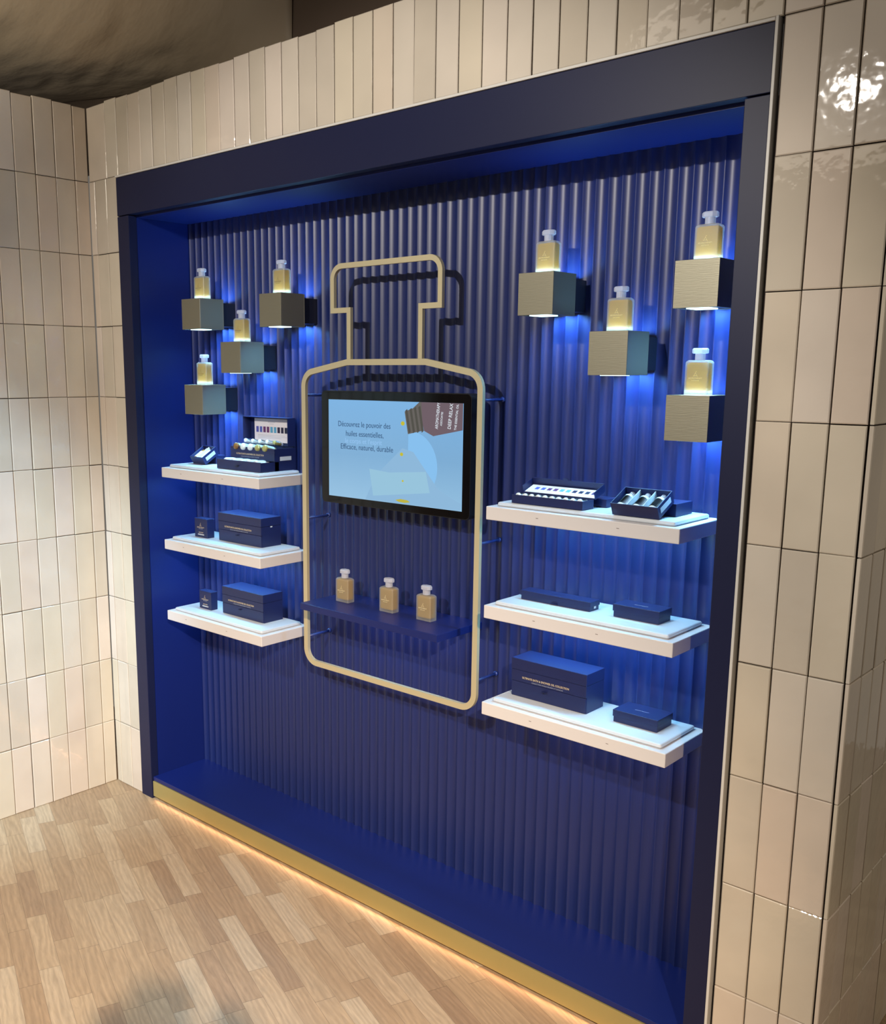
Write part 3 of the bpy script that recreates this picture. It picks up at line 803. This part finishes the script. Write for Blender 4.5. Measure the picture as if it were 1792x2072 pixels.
boxobj('lid_shell', (-.036, .036, -.022, .022, 0, .031), m_box, lb2, .0008, 2)
# long open box on the top right shelf
lo = thing('opened_gift_box', 'long slim opened navy box with ten vials and colour card', 'box', (1.857, .090, Z1))
open_tray(lo, 'tray', .109, .027, .0225)
boxobj('vial_bed', (-.106, .106, -.025, .025, .002, .007), m_boxin, lo)
LM = Matrix.Translation((0, .030, .0235)) @ Matrix.Rotation(math.radians(20), 4, 'X')
lid = multi('open_lid', [(-.112, .112, 0, .052, -.002, 0), (-.112, .112, .050, .052, 0, .021), (-.112, -.110, 0, .050, 0, .019), (.110, .112, 0, .050, 0, .019)], m_box, lo, .0003, mtx=LM)
cd_ = multi('printed_card', [(-.107, .109, .001, .045, .0014, .0026)], m_card, lid, mtx=LM)
for i in range(10): multi('colour_swatch', [(-.087+.0195*i, -.087+.0195*i+.012, .018, .032, .0026, .0029)], sw(i), cd_, mtx=LM)
multi('pull_tab', [(-.012, .004, .050, .0512, .021, .027)], m_box, lid, mtx=LM)
for i in range(10):
    vial('clear', (1.857-.095+.0211*i, .091, Z1+.0165), (math.radians(-8), 0, 0), .66, ['first', 'second', 'third', 'fourth', 'fifth', 'sixth', 'seventh', 'eighth', 'ninth', 'tenth'][i]+' vial from the left in the long slim open box', 'vials in the long slim box')
sl = thing('box_sleeve', 'navy sleeve lying behind the long slim open box', 'box sleeve', (1.872, .180, Z1))
boxobj('sleeve_body', (-.112, .112, -.030, .030, 0, .021), m_box, sl, .0006, 1)
boxobj('sticker', (.1121, .1127, -.006, .004, .007, .014), m_label, sl)

# ---------------------------------------------------------------- photographer (casts the shadow on the floor)
def person():
    t = thing('person', 'person in dark clothes holding up a phone in front of the display', 'person', (3.43, -2.27, 0), None, (0, 0, math.radians(43)))
    # local frame: +y is where the person looks
    V = [((0, 0, .98), .13), ((0, 0, 1.15), .125), ((0, .0, 1.32), .15), ((0, 0, 1.45), .10), ((0, .0, 1.53), .055), ((0, .01, 1.62), .085), ((0, .01, 1.70), .09), ((0, 0, 1.75), .06)]
    Ed = [(i, i+1) for i in range(7)]
    for s in (-1, 1):
        b = len(V)
        V += [((s*.10, 0, .90), .095), ((s*.11, .01, .50), .06), ((s*.12, -.01, .09), .042), ((s*.13, .10, .04), .04), ((s*.13, .17, .03), .03)]
        Ed += [(0, b), (b, b+1), (b+1, b+2), (b+2, b+3), (b+3, b+4)]
        b = len(V)
        V += [((s*.18, 0, 1.46), .07), ((s*.36, .10, 1.56), .055), ((s*.19, .25, 1.60), .040), ((s*.085, .275, 1.62), .024)]
        Ed += [(2, b), (b, b+1), (b+1, b+2), (b+2, b+3)]
        h = b+3
        for f in range(4):
            k = len(V); zz = 1.655+.018*f
            V += [((s*.085, .265+.002*f, zz), .010), ((s*.060, .285, zz+.004), .008), ((s*.040, .280, zz+.006), .0075)]
            Ed += [(h, k), (k, k+1), (k+1, k+2)]
        k = len(V); V += [((s*.065, .262, 1.63), .010), ((s*.045, .258, 1.65), .009)]; Ed += [(h, k), (k, k+1)]
    me = bpy.data.meshes.new('body'); me.from_pydata([v for v, _ in V], Ed, [])
    o = bpy.data.objects.new('body', me); COL.objects.link(o); o.parent = t
    me.materials.append(simple('dark_clothes', (.03, .03, .035), .8))
    sk = o.modifiers.new('skin', 'SKIN'); sk.use_smooth_shade = True
    if not me.skin_vertices: 
        import bmesh as _b
        bmm = _b.new(); bmm.from_mesh(me); bmm.verts.layers.skin.verify(); bmm.to_mesh(me); bmm.free()
    for i, (_, r) in enumerate(V): me.skin_vertices[0].data[i].radius = (r, r*(.72 if i in (1, 2) else 1))
    me.skin_vertices[0].data[0].use_root = True
    ss = o.modifiers.new('sub', 'SUBSURF'); ss.levels = 2; ss.render_levels = 2
    bm = bmesh.new(); bmesh.ops.create_uvsphere(bm, u_segments=20, v_segments=12, radius=1)
    for v in bm.verts:
        v.co = Vector((v.co.x*.088, v.co.y*.105-.012, 1.715+v.co.z*.10))
    bmesh.ops.delete(bm, geom=[v for v in bm.verts if v.co.y > .045 and v.co.z < 1.76], context='VERTS')
    link('hair', mesh_from(bm, 'hair', True), simple('brown_hair', (.05, .03, .02), .7), t)
    return t
person()
# phone in the person's hands, just behind the viewpoint
pm = Matrix(cam.matrix_world)
ph = thing('phone', 'black phone held up by the person', 'phone', CAM - F*.03)
ph.rotation_euler = pm.to_euler()
boxobj('phone_body', (-.036, .036, -.073, .073, -.004, .004), m_blackp, ph, .003, 3)
